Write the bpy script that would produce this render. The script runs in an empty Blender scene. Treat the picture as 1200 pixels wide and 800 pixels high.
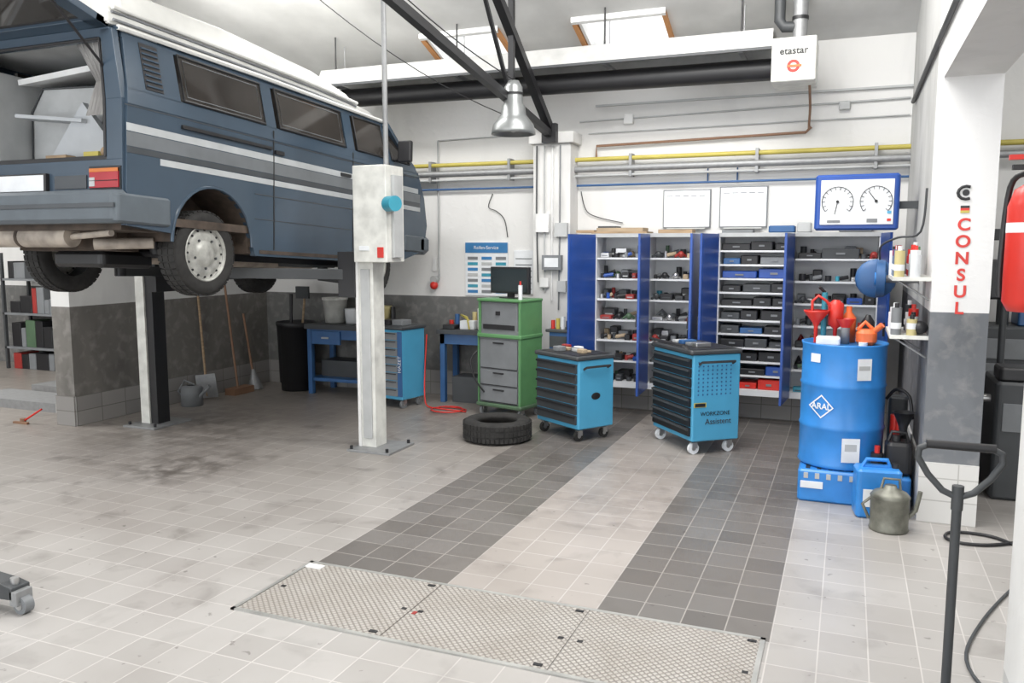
import bpy, bmesh, math, random
from mathutils import Matrix, Vector, Euler
random.seed(7)
R=math.radians
# ---------------- materials ----------------
MC={}
def nt(m):
    m.use_nodes=True
    return m.node_tree, m.node_tree.nodes['Principled BSDF']
def mat(name,col,rough=.5,metal=0,var=.12,scale=6,bump=0,emis=0,trans=0,stretch=None):
    if name in MC: return MC[name]
    m=bpy.data.materials.new(name);t,b=nt(m);N=t.nodes;L=t.links
    b.inputs['Roughness'].default_value=rough;b.inputs['Metallic'].default_value=metal
    if trans: b.inputs['Transmission Weight'].default_value=trans
    if emis:
        b.inputs['Emission Color'].default_value=(*col,1);b.inputs['Emission Strength'].default_value=emis
    tc=N.new('ShaderNodeTexCoord');ns=N.new('ShaderNodeTexNoise');ns.inputs['Scale'].default_value=scale;ns.inputs['Detail'].default_value=6
    if stretch:
        mp=N.new('ShaderNodeMapping');mp.inputs['Scale'].default_value=stretch;L.new(tc.outputs['Object'],mp.inputs[0]);L.new(mp.outputs[0],ns.inputs['Vector'])
    else: L.new(tc.outputs['Object'],ns.inputs['Vector'])
    cr=N.new('ShaderNodeValToRGB');cr.color_ramp.elements[0].position=.3;cr.color_ramp.elements[1].position=.65
    cr.color_ramp.elements[0].color=tuple(max(0,c*(1-var)) for c in col)+(1,)
    cr.color_ramp.elements[1].color=tuple(min(1,c*(1+var*.4)) for c in col)+(1,)
    L.new(ns.outputs['Fac'],cr.inputs[0]);L.new(cr.outputs[0],b.inputs['Base Color'])
    if bump:
        bp=N.new('ShaderNodeBump');bp.inputs['Strength'].default_value=bump;bp.inputs['Distance'].default_value=.01
        L.new(ns.outputs['Fac'],bp.inputs['Height']);L.new(bp.outputs[0],b.inputs['Normal'])
    MC[name]=m;return m
def mth(N,L,op,a,b=None,c=None):
    n=N.new('ShaderNodeMath');n.operation=op
    for i,x in enumerate((a,b,c)):
        if x is None: continue
        if isinstance(x,(int,float)): n.inputs[i].default_value=x
        else: L.new(x,n.inputs[i])
    return n.outputs[0]
def mixc(N,L,f,a,b):
    n=N.new('ShaderNodeMix');n.data_type='RGBA'
    if isinstance(f,(int,float)): n.inputs[0].default_value=f
    else: L.new(f,n.inputs[0])
    for i,x in ((6,a),(7,b)):
        if isinstance(x,tuple): n.inputs[i].default_value=(*x,1)
        else: L.new(x,n.inputs[i])
    return n.outputs[2]
def noise(N,L,vec,scale,detail=6,dist=0):
    n=N.new('ShaderNodeTexNoise');n.inputs['Scale'].default_value=scale;n.inputs['Detail'].default_value=detail;n.inputs['Distortion'].default_value=dist
    L.new(vec,n.inputs['Vector']);return n.outputs['Fac']
def ramp(N,L,f,p0,p1,c0=(0,0,0),c1=(1,1,1)):
    n=N.new('ShaderNodeValToRGB');n.color_ramp.elements[0].position=p0;n.color_ramp.elements[1].position=p1
    n.color_ramp.elements[0].color=(*c0,1);n.color_ramp.elements[1].color=(*c1,1);L.new(f,n.inputs[0]);return n.outputs[0]
def floor_mat():
    m=bpy.data.materials.new('floor_tiles');t,b=nt(m);N=t.nodes;L=t.links
    tc=N.new('ShaderNodeTexCoord');mp=N.new('ShaderNodeMapping');mp.inputs['Location'].default_value=(2.75,-3.77,0);L.new(tc.outputs['Object'],mp.inputs[0])
    br=N.new('ShaderNodeTexBrick');br.offset=0;br.squash=1;L.new(mp.outputs[0],br.inputs['Vector'])
    br.inputs['Scale'].default_value=1;br.inputs['Brick Width'].default_value=.2075;br.inputs['Row Height'].default_value=.2075;br.inputs['Mortar Size'].default_value=.0035;br.inputs['Mortar Smooth'].default_value=.2
    br.inputs['Color1'].default_value=(0,0,0,1);br.inputs['Color2'].default_value=(1,1,1,1);br.inputs['Mortar'].default_value=(.5,.5,.5,1)
    sp=N.new('ShaderNodeSeparateXYZ');L.new(tc.outputs['Object'],sp.inputs[0]);x,y=sp.outputs[0],sp.outputs[1]
    def rng(v,a,c): return mth(N,L,'MULTIPLY',mth(N,L,'GREATER_THAN',v,a),mth(N,L,'LESS_THAN',v,c))
    yy=rng(y,3.77,8.75)
    dark=mth(N,L,'MULTIPLY',mth(N,L,'ADD',rng(x,-2.75,-1.92),rng(x,-1.09,-.26)),yy)
    mid=mth(N,L,'MULTIPLY',rng(x,-1.92,-1.09),yy)
    tv=br.outputs['Color']
    lightc=mixc(N,L,tv,(.365,.35,.335),(.43,.415,.40))
    midc=mixc(N,L,tv,(.39,.355,.33),(.43,.395,.37))
    darkc=mixc(N,L,tv,(.115,.107,.10),(.175,.165,.156))
    far=mth(N,L,'MULTIPLY',ramp(N,L,mth(N,L,'DIVIDE',mth(N,L,'SUBTRACT',y,mth(N,L,'MULTIPLY',x,.45)),10),.42,.95),.80)  # grime plus light falloff towards the back left, painted into the tile colour
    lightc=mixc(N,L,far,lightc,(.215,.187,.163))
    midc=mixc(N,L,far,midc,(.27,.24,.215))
    c=mixc(N,L,mid,mixc(N,L,dark,lightc,darkc),midc)
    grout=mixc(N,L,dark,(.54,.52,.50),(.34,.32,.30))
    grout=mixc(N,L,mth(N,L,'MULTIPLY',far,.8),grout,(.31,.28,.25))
    c=mixc(N,L,br.outputs['Fac'],c,grout)
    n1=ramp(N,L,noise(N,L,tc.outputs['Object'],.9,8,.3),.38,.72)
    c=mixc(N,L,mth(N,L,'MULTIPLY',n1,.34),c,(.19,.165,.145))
    n2=ramp(N,L,noise(N,L,tc.outputs['Object'],3.5,10,.4),.56,.72)
    lf=ramp(N,L,mth(N,L,'DIVIDE',mth(N,L,'SUBTRACT',y,x),14),.3,.8,(.22,.22,.22),(.6,.6,.6))
    c=mixc(N,L,mth(N,L,'MULTIPLY',n2,lf),c,(.10,.088,.078))
    n5=ramp(N,L,noise(N,L,tc.outputs['Object'],16,5,.2),.68,.73)
    c=mixc(N,L,mth(N,L,'MULTIPLY',n5,.5),c,(.08,.07,.065))
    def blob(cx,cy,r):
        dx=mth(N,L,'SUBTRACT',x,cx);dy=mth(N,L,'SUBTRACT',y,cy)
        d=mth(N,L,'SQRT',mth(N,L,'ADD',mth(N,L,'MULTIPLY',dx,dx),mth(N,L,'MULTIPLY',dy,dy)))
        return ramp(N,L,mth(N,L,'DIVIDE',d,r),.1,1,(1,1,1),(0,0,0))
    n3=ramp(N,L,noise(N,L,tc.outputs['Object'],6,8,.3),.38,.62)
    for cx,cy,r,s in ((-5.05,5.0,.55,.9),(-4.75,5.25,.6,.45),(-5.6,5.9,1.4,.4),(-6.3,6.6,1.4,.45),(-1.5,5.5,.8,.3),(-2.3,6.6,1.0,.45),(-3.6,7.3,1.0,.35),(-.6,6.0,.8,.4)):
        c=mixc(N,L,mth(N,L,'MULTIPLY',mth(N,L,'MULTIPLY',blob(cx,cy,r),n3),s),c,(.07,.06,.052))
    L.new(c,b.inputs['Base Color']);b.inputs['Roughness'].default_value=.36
    bp=N.new('ShaderNodeBump');bp.inputs['Strength'].default_value=.25;bp.inputs['Distance'].default_value=.004;bp.invert=True
    L.new(br.outputs['Fac'],bp.inputs['Height']);L.new(bp.outputs[0],b.inputs['Normal'])
    return m
def wall_mat(name,up,low,h,dirt=.25,lowx=None):
    m=bpy.data.materials.new(name);t,b=nt(m);N=t.nodes;L=t.links
    tc=N.new('ShaderNodeTexCoord');sp=N.new('ShaderNodeSeparateXYZ');L.new(tc.outputs['Object'],sp.inputs[0])
    mp=N.new('ShaderNodeMapping');mp.inputs['Scale'].default_value=(1,1,.35);L.new(tc.outputs['Object'],mp.inputs[0])
    st=ramp(N,L,noise(N,L,mp.outputs[0],3,8,.4),.48,.75)
    sp2=ramp(N,L,noise(N,L,tc.outputs['Object'],9,8,.3),.50,.72)
    u=mixc(N,L,mth(N,L,'MULTIPLY',st,dirt),up,tuple(c*.45 for c in up))
    l=mixc(N,L,mth(N,L,'MULTIPLY',st,.6),low,tuple(c*.4 for c in low))
    l=mixc(N,L,mth(N,L,'MULTIPLY',sp2,.30),l,(.42,.40,.38))
    f=mth(N,L,'LESS_THAN',sp.outputs[2],h)
    if lowx is not None: f=mth(N,L,'MULTIPLY',f,mth(N,L,'LESS_THAN',sp.outputs[0],lowx))
    L.new(mixc(N,L,f,u,l),b.inputs['Base Color']);b.inputs['Roughness'].default_value=.8
    bp=N.new('ShaderNodeBump');bp.inputs['Strength'].default_value=.15;bp.inputs['Distance'].default_value=.01
    L.new(sp2,bp.inputs['Height']);L.new(bp.outputs[0],b.inputs['Normal'])
    return m
def tile_mat(name,c1,c2,gr,w=.3,h=.15):
    m=bpy.data.materials.new(name);t,b=nt(m);N=t.nodes;L=t.links
    tc=N.new('ShaderNodeTexCoord');sp=N.new('ShaderNodeSeparateXYZ');L.new(tc.outputs['Object'],sp.inputs[0])
    cb=N.new('ShaderNodeCombineXYZ');L.new(mth(N,L,'ADD',sp.outputs[0],sp.outputs[1]),cb.inputs[0]);L.new(sp.outputs[2],cb.inputs[1])
    br=N.new('ShaderNodeTexBrick');br.offset=0;L.new(cb.outputs[0],br.inputs['Vector']);br.inputs['Scale'].default_value=1
    br.inputs['Brick Width'].default_value=w;br.inputs['Row Height'].default_value=h;br.inputs['Mortar Size'].default_value=.004
    br.inputs['Color1'].default_value=(*c1,1);br.inputs['Color2'].default_value=(*c2,1);br.inputs['Mortar'].default_value=(*gr,1)
    L.new(br.outputs['Color'],b.inputs['Base Color']);b.inputs['Roughness'].default_value=.5
    return m
def checker_mat():
    m=bpy.data.materials.new('tread_plate');t,b=nt(m);N=t.nodes;L=t.links
    tc=N.new('ShaderNodeTexCoord');sp=N.new('ShaderNodeSeparateXYZ');L.new(tc.outputs['Object'],sp.inputs[0])
    k=2*math.pi/.07
    s=mth(N,L,'SINE',mth(N,L,'MULTIPLY',mth(N,L,'ADD',sp.outputs[0],sp.outputs[1]),k))
    d=mth(N,L,'SINE',mth(N,L,'MULTIPLY',mth(N,L,'SUBTRACT',sp.outputs[0],sp.outputs[1]),k))
    pr=mth(N,L,'ABSOLUTE',mth(N,L,'MULTIPLY',s,d));f=ramp(N,L,pr,.1,.6)
    n=ramp(N,L,noise(N,L,tc.outputs['Object'],4,8,.3),.35,.7)
    c=mixc(N,L,f,(.25,.23,.21),(.46,.435,.405));c=mixc(N,L,mth(N,L,'MULTIPLY',n,.35),c,(.25,.215,.18))
    L.new(c,b.inputs['Base Color']);b.inputs['Roughness'].default_value=.42;b.inputs['Metallic'].default_value=.15
    bp=N.new('ShaderNodeBump');bp.inputs['Strength'].default_value=.7;bp.inputs['Distance'].default_value=.004
    L.new(f,bp.inputs['Height']);L.new(bp.outputs[0],b.inputs['Normal'])
    return m
WHITE=mat('white_paint',(.76,.76,.75),.5)
CREAM=mat('offwhite_enamel',(.68,.68,.64),.4,var=.2,scale=9)
BLK=mat('black_plastic',(.016,.016,.018),.45)
RUB=mat('rubber',(.026,.025,.024),.85,var=.4,bump=.3,scale=14)
DGREY=mat('dark_grey',(.05,.054,.058),.5)
MGREY=mat('mid_grey',(.19,.20,.21),.5)
LGREY=mat('light_grey',(.45,.46,.46),.5)
REFL=mat('reflector_grey',(.42,.42,.41),.5,var=.15)
STEEL=mat('steel',(.50,.50,.50),.32,.85)
GALV=mat('galvanised',(.32,.325,.33),.5,.5,scale=20)
TBLUE=mat('trolley_blue',(.075,.34,.55),.38,var=.05)
DRUMB=mat('drum_blue',(.035,.23,.62),.32,var=.15)
CABB=mat('cabinet_blue',(.018,.07,.31),.35,var=.08)
BENB=mat('bench_blue',(.035,.11,.27),.42,var=.15)
GREEN=mat('cart_green',(.11,.27,.11),.4)
DGREEN=mat('cart_dark_green',(.08,.14,.08),.5)
RED=mat('red_plastic',(.60,.03,.02),.35)
DRED=mat('dull_red',(.32,.03,.025),.5)
ORANGE=mat('orange_plastic',(.75,.15,.04),.4)
YEL=mat('yellow_paint',(.50,.42,.09),.5)
BROWN=mat('brown_pipe',(.25,.14,.085),.6)
WOOD=mat('wood',(.36,.25,.15),.6,stretch=(1,1,8),var=.3)
CARD=mat('cardboard',(.40,.31,.21),.8)
VAN=mat('van_blue',(.050,.076,.108),.24,var=.10,scale=2)
VTRIM=mat('van_bumper',(.10,.12,.138),.5)
VWH=mat('van_white',(.70,.70,.67),.4,var=.15,scale=3)
VST=mat('van_stripe_silver',(.46,.48,.49),.35)
VGR=mat('van_stripe_grey',(.155,.168,.18),.35)
VDG=mat('van_stripe_dark',(.055,.062,.070),.4)
GLASS=mat('dark_glass',(.045,.040,.036),.06,var=.3,scale=1.5)
RUST=mat('rusty_underbody',(.075,.055,.042),.8,var=.5,scale=8,bump=.5)
RUSTL=mat('rusty_exhaust',(.38,.33,.28),.6,var=.4,scale=7)
TAIL=mat('tail_lamp_red',(.36,.02,.03),.2)
AMBER=mat('amber_lens',(.55,.16,.03),.2)
PAPER=mat('paper',(.76,.78,.80),.6)
CLOTH=mat('curtain_cloth',(.34,.33,.32),.9,var=.3,scale=12,stretch=(1,6,.5))
PANEL=mat('laminate_grey',(.46,.48,.50),.5,var=.08)
SCREEN=mat('screen_black',(.03,.04,.045),.15)
BLUEP=mat('poster_blue',(.04,.19,.42),.5)
TEAL=mat('teal_plastic',(.04,.28,.38),.4)
PALEY=mat('pale_yellow',(.58,.50,.24),.5)
OLIVE=mat('oily_can',(.18,.18,.15),.45,.3,var=.5,scale=10)
ALU=mat('aluminium',(.50,.50,.48),.38,.6,var=.2)
def sm(pts,n=5):
    P=[Vector(p) for p in pts];P=[P[0]]+P+[P[-1]];o=[]
    for k in range(1,len(P)-2):
        a,b,c,d=P[k-1:k+3]
        for j in range(n):
            t=j/n;o.append(.5*((2*b)+(c-a)*t+(2*a-5*b+4*c-d)*t*t+(3*b-a-3*c+d)*t**3))
    o.append(P[-2]);return o
# ---------------- builder ----------------
class B:
    def __init__(s,name,mx=None):
        s.n=name;s.bm=bmesh.new();s.mats=[];s.T=mx or Matrix.Identity(4)
    def mi(s,m):
        if m not in s.mats: s.mats.append(m)
        return s.mats.index(m)
    def add(s,vs,fs,m,smooth=False,M=None):
        T=s.T@M if M is not None else s.T
        bv=[s.bm.verts.new(T@Vector(v)) for v in vs];i=s.mi(m)
        for f in fs:
            try:
                fc=s.bm.faces.new([bv[k] for k in f]);fc.material_index=i;fc.smooth=smooth
            except ValueError: pass
    def box(s,x0,x1,y0,y1,z0,z1,m,M=None):
        s.add([(x0,y0,z0),(x1,y0,z0),(x1,y1,z0),(x0,y1,z0),(x0,y0,z1),(x1,y0,z1),(x1,y1,z1),(x0,y1,z1)],
          [(0,3,2,1),(4,5,6,7),(0,1,5,4),(1,2,6,5),(2,3,7,6),(3,0,4,7)],m,False,M)
    def rbox(s,x0,x1,y0,y1,z0,z1,m,r=.02,M=None,seg=4):
        pts=[]
        for cx,cy,a0 in ((x1-r,y1-r,0),(x0+r,y1-r,90),(x0+r,y0+r,180),(x1-r,y0+r,270)):
            for k in range(seg+1):
                a=R(a0+90*k/seg);pts.append((cx,cy,math.cos(a),math.sin(a)))
        n=len(pts);vs=[];c=r*.5
        for z,rr in ((z0,r-c),(z0+c,r),(z1-c,r),(z1,r-c)):
            for cx,cy,a,b in pts: vs.append((cx+a*rr,cy+b*rr,z))
        fs=[tuple(range(n-1,-1,-1)),tuple(3*n+k for k in range(n))]
        for l in range(3):
            for k in range(n): fs.append((l*n+k,l*n+(k+1)%n,(l+1)*n+(k+1)%n,(l+1)*n+k))
        s.add(vs,fs,m,False,M)
    def cyl(s,p1,p2,r,m,r2=None,n=20,cap=True):
        p1=Vector(p1);p2=Vector(p2);r2=r if r2 is None else r2
        q=(p2-p1).to_track_quat('Z','Y').to_matrix();vs=[]
        for p,rr in ((p1,r),(p2,r2)):
            for k in range(n):
                a=2*math.pi*k/n;vs.append(p+q@Vector((rr*math.cos(a),rr*math.sin(a),0)))
        s.add(vs,[(k,(k+1)%n,n+(k+1)%n,n+k) for k in range(n)],m,True)
        if cap: s.add(vs,[tuple(range(n-1,-1,-1)),tuple(range(n,2*n))],m)
    def lathe(s,prof,m,o=(0,0,0),M=None,n=32):
        vs=[];o=Vector(o)
        for r,z in prof:
            for k in range(n):
                a=2*math.pi*k/n;vs.append(o+Vector((r*math.cos(a),r*math.sin(a),z)))
        fs=[]
        for l in range(len(prof)-1):
            for k in range(n): fs.append((l*n+k,l*n+(k+1)%n,(l+1)*n+(k+1)%n,(l+1)*n+k))
        s.add(vs,fs,m,True,M)
    def tube(s,pts,r,m,n=8,closed=False):
        pts=[Vector(p) for p in pts];vs=[];N=len(pts);up=None
        for i,p in enumerate(pts):
            a=pts[(i-1)%N] if (closed or i>0) else p;b=pts[(i+1)%N] if (closed or i<N-1) else p
            t=(b-a).normalized()
            if up is None: up=Vector((0,0,1)) if abs(t.z)<.9 else Vector((1,0,0))
            sd=t.cross(up);
            if sd.length<1e-4: sd=t.orthogonal()
            sd.normalize();up=sd.cross(t).normalized()
            for k in range(n):
                an=2*math.pi*k/n;vs.append(p+r*(math.cos(an)*sd+math.sin(an)*up))
        fs=[]
        for l in range(N if closed else N-1):
            l2=(l+1)%N
            for k in range(n): fs.append((l*n+k,l*n+(k+1)%n,l2*n+(k+1)%n,l2*n+k))
        s.add(vs,fs,m,True)
        if not closed: s.add(vs,[tuple(range(n-1,-1,-1)),tuple((N-1)*n+k for k in range(n))],m)
    def prism(s,poly,ax,lo,hi,m,M=None):
        def P(a,b,c):
            return {'x':(c,a,b),'y':(a,c,b),'z':(a,b,c)}[ax]
        n=len(poly);vs=[P(a,b,lo) for a,b in poly]+[P(a,b,hi) for a,b in poly]
        s.add(vs,[tuple(range(n)),tuple(range(2*n-1,n-1,-1))]+[(k,n+k,n+(k+1)%n,(k+1)%n) for k in range(n)],m,False,M)
    def sph(s,c,r,m,sc=(1,1,1),n=16):
        vs=[];c=Vector(c);h=n//2
        for i in range(h+1):
            t=math.pi*i/h
            for k in range(n):
                a=2*math.pi*k/n;vs.append(c+Vector((r*sc[0]*math.sin(t)*math.cos(a),r*sc[1]*math.sin(t)*math.sin(a),r*sc[2]*math.cos(t))))
        s.add(vs,[(l*n+k,(l+1)*n+k,(l+1)*n+(k+1)%n,l*n+(k+1)%n) for l in range(h) for k in range(n)],m,True)
    def text(s,txt,size,m,M,bold=0):
        c=bpy.data.curves.new('t','FONT');c.body=txt;c.size=size;c.align_x='CENTER';c.align_y='CENTER';c.extrude=.0008;c.offset=bold;c.space_character=1+bold*15
        o=bpy.data.objects.new('t',c);bpy.context.collection.objects.link(o);bpy.context.view_layer.update()
        me=o.evaluated_get(bpy.context.evaluated_depsgraph_get()).to_mesh()
        s.add([v.co.copy() for v in me.vertices],[tuple(p.vertices) for p in me.polygons],m,False,M)
        bpy.data.objects.remove(o);bpy.data.curves.remove(c)
    def done(s,bevel=0,parent=None,weld=False):
        bmesh.ops.recalc_face_normals(s.bm,faces=s.bm.faces)
        me=bpy.data.meshes.new(s.n);s.bm.to_mesh(me);s.bm.free()
        for m in s.mats: me.materials.append(m)
        o=bpy.data.objects.new(s.n,me);bpy.context.collection.objects.link(o)
        if bevel:
            md=o.modifiers.new('b','BEVEL');md.width=bevel;md.segments=2;md.limit_method='ANGLE';md.angle_limit=R(40)
        if parent: o.parent=parent
        return o
def TR(x,y,z,rz=0,rx=0,ry=0): return Matrix.Translation((x,y,z))@Euler((R(rx),R(ry),R(rz))).to_matrix().to_4x4()
FACEY=Matrix.Rotation(R(90),4,'X')
# ---------------- room ----------------
def single(name,fn,bevel=0):
    b=B(name);fn(b);return b.done(bevel)
FL=floor_mat()
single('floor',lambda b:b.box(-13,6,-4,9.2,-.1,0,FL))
WB=wall_mat('back_wall_paint',(.735,.73,.715),(.15,.15,.145),1.2,.18,-3.25)
WL=wall_mat('side_wall_paint',(.72,.715,.70),(.18,.17,.155),1.2,.3)
WR=wall_mat('right_wall_plaster',(.46,.46,.45),(.16,.16,.17),1.38,.5)
WP=wall_mat('pillar_paint',(.75,.745,.74),(.165,.175,.19),1.38,.14)
WPN=wall_mat('jamb_paint',(.70,.70,.69),(.58,.58,.57),.5,.25)
single('wall_back',lambda b:b.box(-13,6,8.9,9.1,0,5.2,WB))
single('wall_left',lambda b:b.box(-7.37,-7.12,5.9,8.9,0,4.85,WL))
single('wall_left_outer',lambda b:b.box(-13.2,-13,-4,9.1,0,5.2,WL))
single('wall_right',lambda b:b.box(.5,.83,6.35,8.9,0,4.85,WR))
single('wall_right_outer',lambda b:b.box(6,6.2,-4,9.1,0,5.2,WL))
single('wall_right_pillar',lambda b:b.box(.5,.83,5.9,6.35,0,4.85,WP))
single('wall_right_lintel',lambda b:b.box(.5,.83,2.82,5.9,2.84,4.88,WPN))
single('wall_right_front',lambda b:b.box(.5,.83,-4,2.82,0,4.88,WPN))
TM=tile_mat('base_tiles',(.26,.25,.24),(.32,.305,.29),(.15,.14,.13))
TMW=tile_mat('white_base_tiles',(.64,.63,.61),(.68,.67,.65),(.46,.45,.43))
single('baseboard_back',lambda b:b.box(-7.12,.5,8.885,8.9,0,.3,TM))
single('baseboard_left',lambda b:(b.box(-7.12,-7.105,5.9,8.885,0,.3,TM),b.box(-7.37,-7.12,5.885,5.9,0,.3,TM)))
single('baseboard_right',lambda b:(b.box(.485,.83,5.885,5.9,0,.40,TMW),b.box(.485,.5,5.9,8.885,0,.40,TMW)))
CEIL=mat('ceiling_plaster',(.60,.60,.59),.8,var=.14,scale=2)
def cz(y): return 3.80+.364*(8.9-y)
SK=[(-4.40,-3.48),(-2.68,-1.73)];YA,YB=8.18,8.78
def ceil(b):
    def sl(x0,x1,y0,y1):
        b.add([(x0,y0,cz(y0)),(x1,y0,cz(y0)),(x1,y1,cz(y1)),(x0,y1,cz(y1)),(x0,y0,cz(y0)+.12),(x1,y0,cz(y0)+.12),(x1,y1,cz(y1)+.12),(x0,y1,cz(y1)+.12)],
          [(0,3,2,1),(4,5,6,7),(0,1,5,4),(1,2,6,5),(2,3,7,6),(3,0,4,7)],CEIL)
    sl(-13,6,YB,8.95);sl(-13,6,5.9,YA)
    for a,c in ((-13,SK[0][0]),(SK[0][1],SK[1][0]),(SK[1][1],6)): sl(a,c,YA,YB)
    b.box(-13,6,-4,5.9,4.89,5.01,CEIL)
single('ceiling',ceil)
ORANGE_W=mat('varnished_wood',(.50,.23,.08),.5)
def sky(x0,x1,n):
    b=B('window_%d'%n)
    def bar(xa,xb,ya,yb,m,h=.05):
        b.add([(xa,ya,cz(ya)-h),(xb,ya,cz(ya)-h),(xb,yb,cz(yb)-h),(xa,yb,cz(yb)-h),(xa,ya,cz(ya)+.1),(xb,ya,cz(ya)+.1),(xb,yb,cz(yb)+.1),(xa,yb,cz(yb)+.1)],
          [(0,3,2,1),(4,5,6,7),(0,1,5,4),(1,2,6,5),(2,3,7,6),(3,0,4,7)],m)
    bar(x0,x0+.05,YA,YB,ORANGE_W);bar(x1-.04,x1,YA,YB,ORANGE_W);bar(x0+.06,x0+.09,YA,YB,WHITE,.03)
    bar(x0,x1,YB-.02,YB+.02,WHITE);bar(x0,x1,YA-.02,YA+.02,WHITE)
    b.done()
sky(*SK[0],1);sky(*SK[1],2)
WPIL=wall_mat('pilaster_paint',(.67,.665,.65),(.62,.615,.60),.3,.45)
def pil(b):
    b.box(-3.25,-2.82,8.62,8.9,0,2.9,WPIL);b.box(-3.29,-2.78,8.58,8.9,2.9,3.02,WPIL)
single('trim_1',pil,.01)
def truss(b):
    def bm(p,q,w=.035):
        p=Vector(p);q=Vector(q);M=Matrix.Translation((p+q)/2)@(q-p).to_track_quat('Z','Y').to_matrix().to_4x4()
        l=(q-p).length/2;b.box(-w,w,-w,w,-l,l,BLK,M)
    x=-3.03
    bm((x,8.6,2.98),(x,3.0,3.86),.035)
    bm((x,8.6,3.0),(x,5.9,4.86),.04)
    bm((x,7.45,3.16),(x,7.45,4.32),.026)
    bm((x,7.45,3.16),(x,6.2,4.76),.016)
    bm((x,5.0,3.54),(x,5.9,4.88),.02);bm((x,3.0,3.86),(x,3.0,4.89),.04)
    b.box(x-.08,x+.08,8.5,8.58,2.9,3.1,BLK)
single('roof_truss',truss)
def heater(b):
    y=8.25
    b.cyl((-5.6,y,3.47),(-.72,y,3.43),.10,BLK)
    b.prism([(y-.28,3.56),(y-.18,3.76),(y+.18,3.76),(y+.28,3.56),(y+.26,3.56),(y+.17,3.74),(y-.17,3.74),(y-.26,3.56)],'x',-5.6,-.72,REFL)
    b.box(-5.6,-.72,y-.29,y-.27,3.555,3.58,DGREY)
    for x in (-5.4,-3.9,-2.3,-1.0):
        b.box(x-.02,x+.02,y-.2,y+.2,3.56,3.59,GALV);b.cyl((x,y,3.74),(x,y,cz(y)),.006,GALV,n=6)
        b.cyl((x,y-.18,3.76),(x+.0,y-.18,cz(y-.18)),.010,BLK,n=6)
    b.rbox(-.72,-.34,7.95,8.4,3.26,3.64,CREAM,.015)
    b.text('etastar',.085,BLK,TR(-.53,7.945,3.52)@FACEY,.0015)
    b.lathe([(.03,-.002),(.055,-.002)],RED,M=TR(-.53,7.945,3.39)@FACEY);b.box(-.58,-.46,7.943,7.95,3.38,3.40,ORANGE)
    b.cyl((-.5,8.2,3.64),(-.5,8.2,4.05),.065,GALV);b.tube([(-.5,8.2,3.78),(-.64,8.2,3.79),(-.68,8.2,3.85),(-.68,8.2,4.05)],.05,DGREY,12);b.cyl((-.5,8.2,3.84),(-.5,8.2,3.87),.072,BLK)
    b.tube([(-.4,8.2,3.28),(-.4,8.5,3.1),(-.42,8.84,3.0),(-.42,8.84,2.95)],.012,BROWN)
single('radiant_tube_heater',heater)
def pipes(b):
    for x0,x1 in ((-7.1,-3.25),(-2.82,.5)):
        b.cyl((x0,8.80,2.735),(x1,8.80,2.735),.024,YEL,n=12)
        b.cyl((x0,8.78,2.63),(x1,8.78,2.63),.036,GALV,n=14)
        b.cyl((x0,8.79,2.56),(x1,8.79,2.56),.014,LGREY,n=10)
        b.cyl((x0,8.85,2.46),(x1,8.85,2.46),.012,BENB,n=8)
    b.tube([(-2.6,8.85,2.76),(-2.6,8.85,2.88),(-.45,8.85,2.92),(-.4,8.85,2.97)],.014,BROWN)
    for x in (-4.6,-3.6,-2.2,-.9,.2): b.box(x-.015,x+.015,8.76,8.9,2.54,2.78,GALV)
    b.tube([(-4.55,8.88,3.03),(-4.55,8.88,1.4)],.010,LGREY,6)
    b.tube([(-4.55,8.88,3.03),(-3.4,8.88,3.05)],.010,LGREY,6)
    b.tube([(-2.8,8.88,3.15),(.48,8.88,3.2)],.010,LGREY,6);b.tube([(-2.7,8.88,3.02),(.48,8.88,3.04)],.008,LGREY,6)
    for x in (-1.1,-1.4): b.tube([(x,8.88,2.46),(x,8.88,2.62)],.008,BENB,6)
    b.rbox(-2.3,-2.2,8.84,8.9,3.1,3.2,WHITE,.01);b.rbox(-.15,-.05,8.84,8.9,3.12,3.2,LGREY,.01)
single('utility_pipes',pipes)
single('wall_conduit',lambda b:b.tube([(.48,8.5,3.1),(.48,6.2,3.12),(.48,4.2,3.12)],.018,DGREY,8))
single('trim_2',lambda b:b.box(-2.62,.5,8.86,8.9,3.3,3.32,LGREY))
single('hoist_pole',lambda b:b.cyl((-3.73,6.3,2.48),(-3.73,6.3,4.75),.022,GALV))
def cables(b):
    def sag(p,q,s,r=.006):
        p=Vector(p);q=Vector(q);b.tube([p.lerp(q,k/12)-Vector((0,0,s*4*(k/12)*(1-k/12))) for k in range(13)],r,BLK,6)
    sag((-4.4,5.9,4.86),(-3.0,7.4,3.36),.15);sag((-5.2,6.8,4.5),(-3.1,8.55,3.05),.2,.005)
single('hanging_cables',cables)
LAMPM=mat('lamp_aluminium',(.24,.25,.25),.35,.5)
def lamp(b):
    o=(-2.97,7.35,0)
    b.lathe([(.0,3.34),(.05,3.33),(.085,3.27),(.09,3.12),(.11,3.10),(.12,3.02),(.15,2.98),(.19,2.93),(.205,2.87),(.21,2.84),(.195,2.84),(.18,2.92),(.10,2.98),(0,2.99)],LAMPM,o)
    b.tube([(-2.97,7.35,3.32),(-3.0,7.4,3.36),(-3.03,7.45,3.14)],.01,BLK)
    b.sph((-2.97,7.35,2.92),.06,WHITE)
    b.lathe([(.092,3.2),(.092,3.22)],BLK,o)
single('pendant_lamp',lamp)
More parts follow.
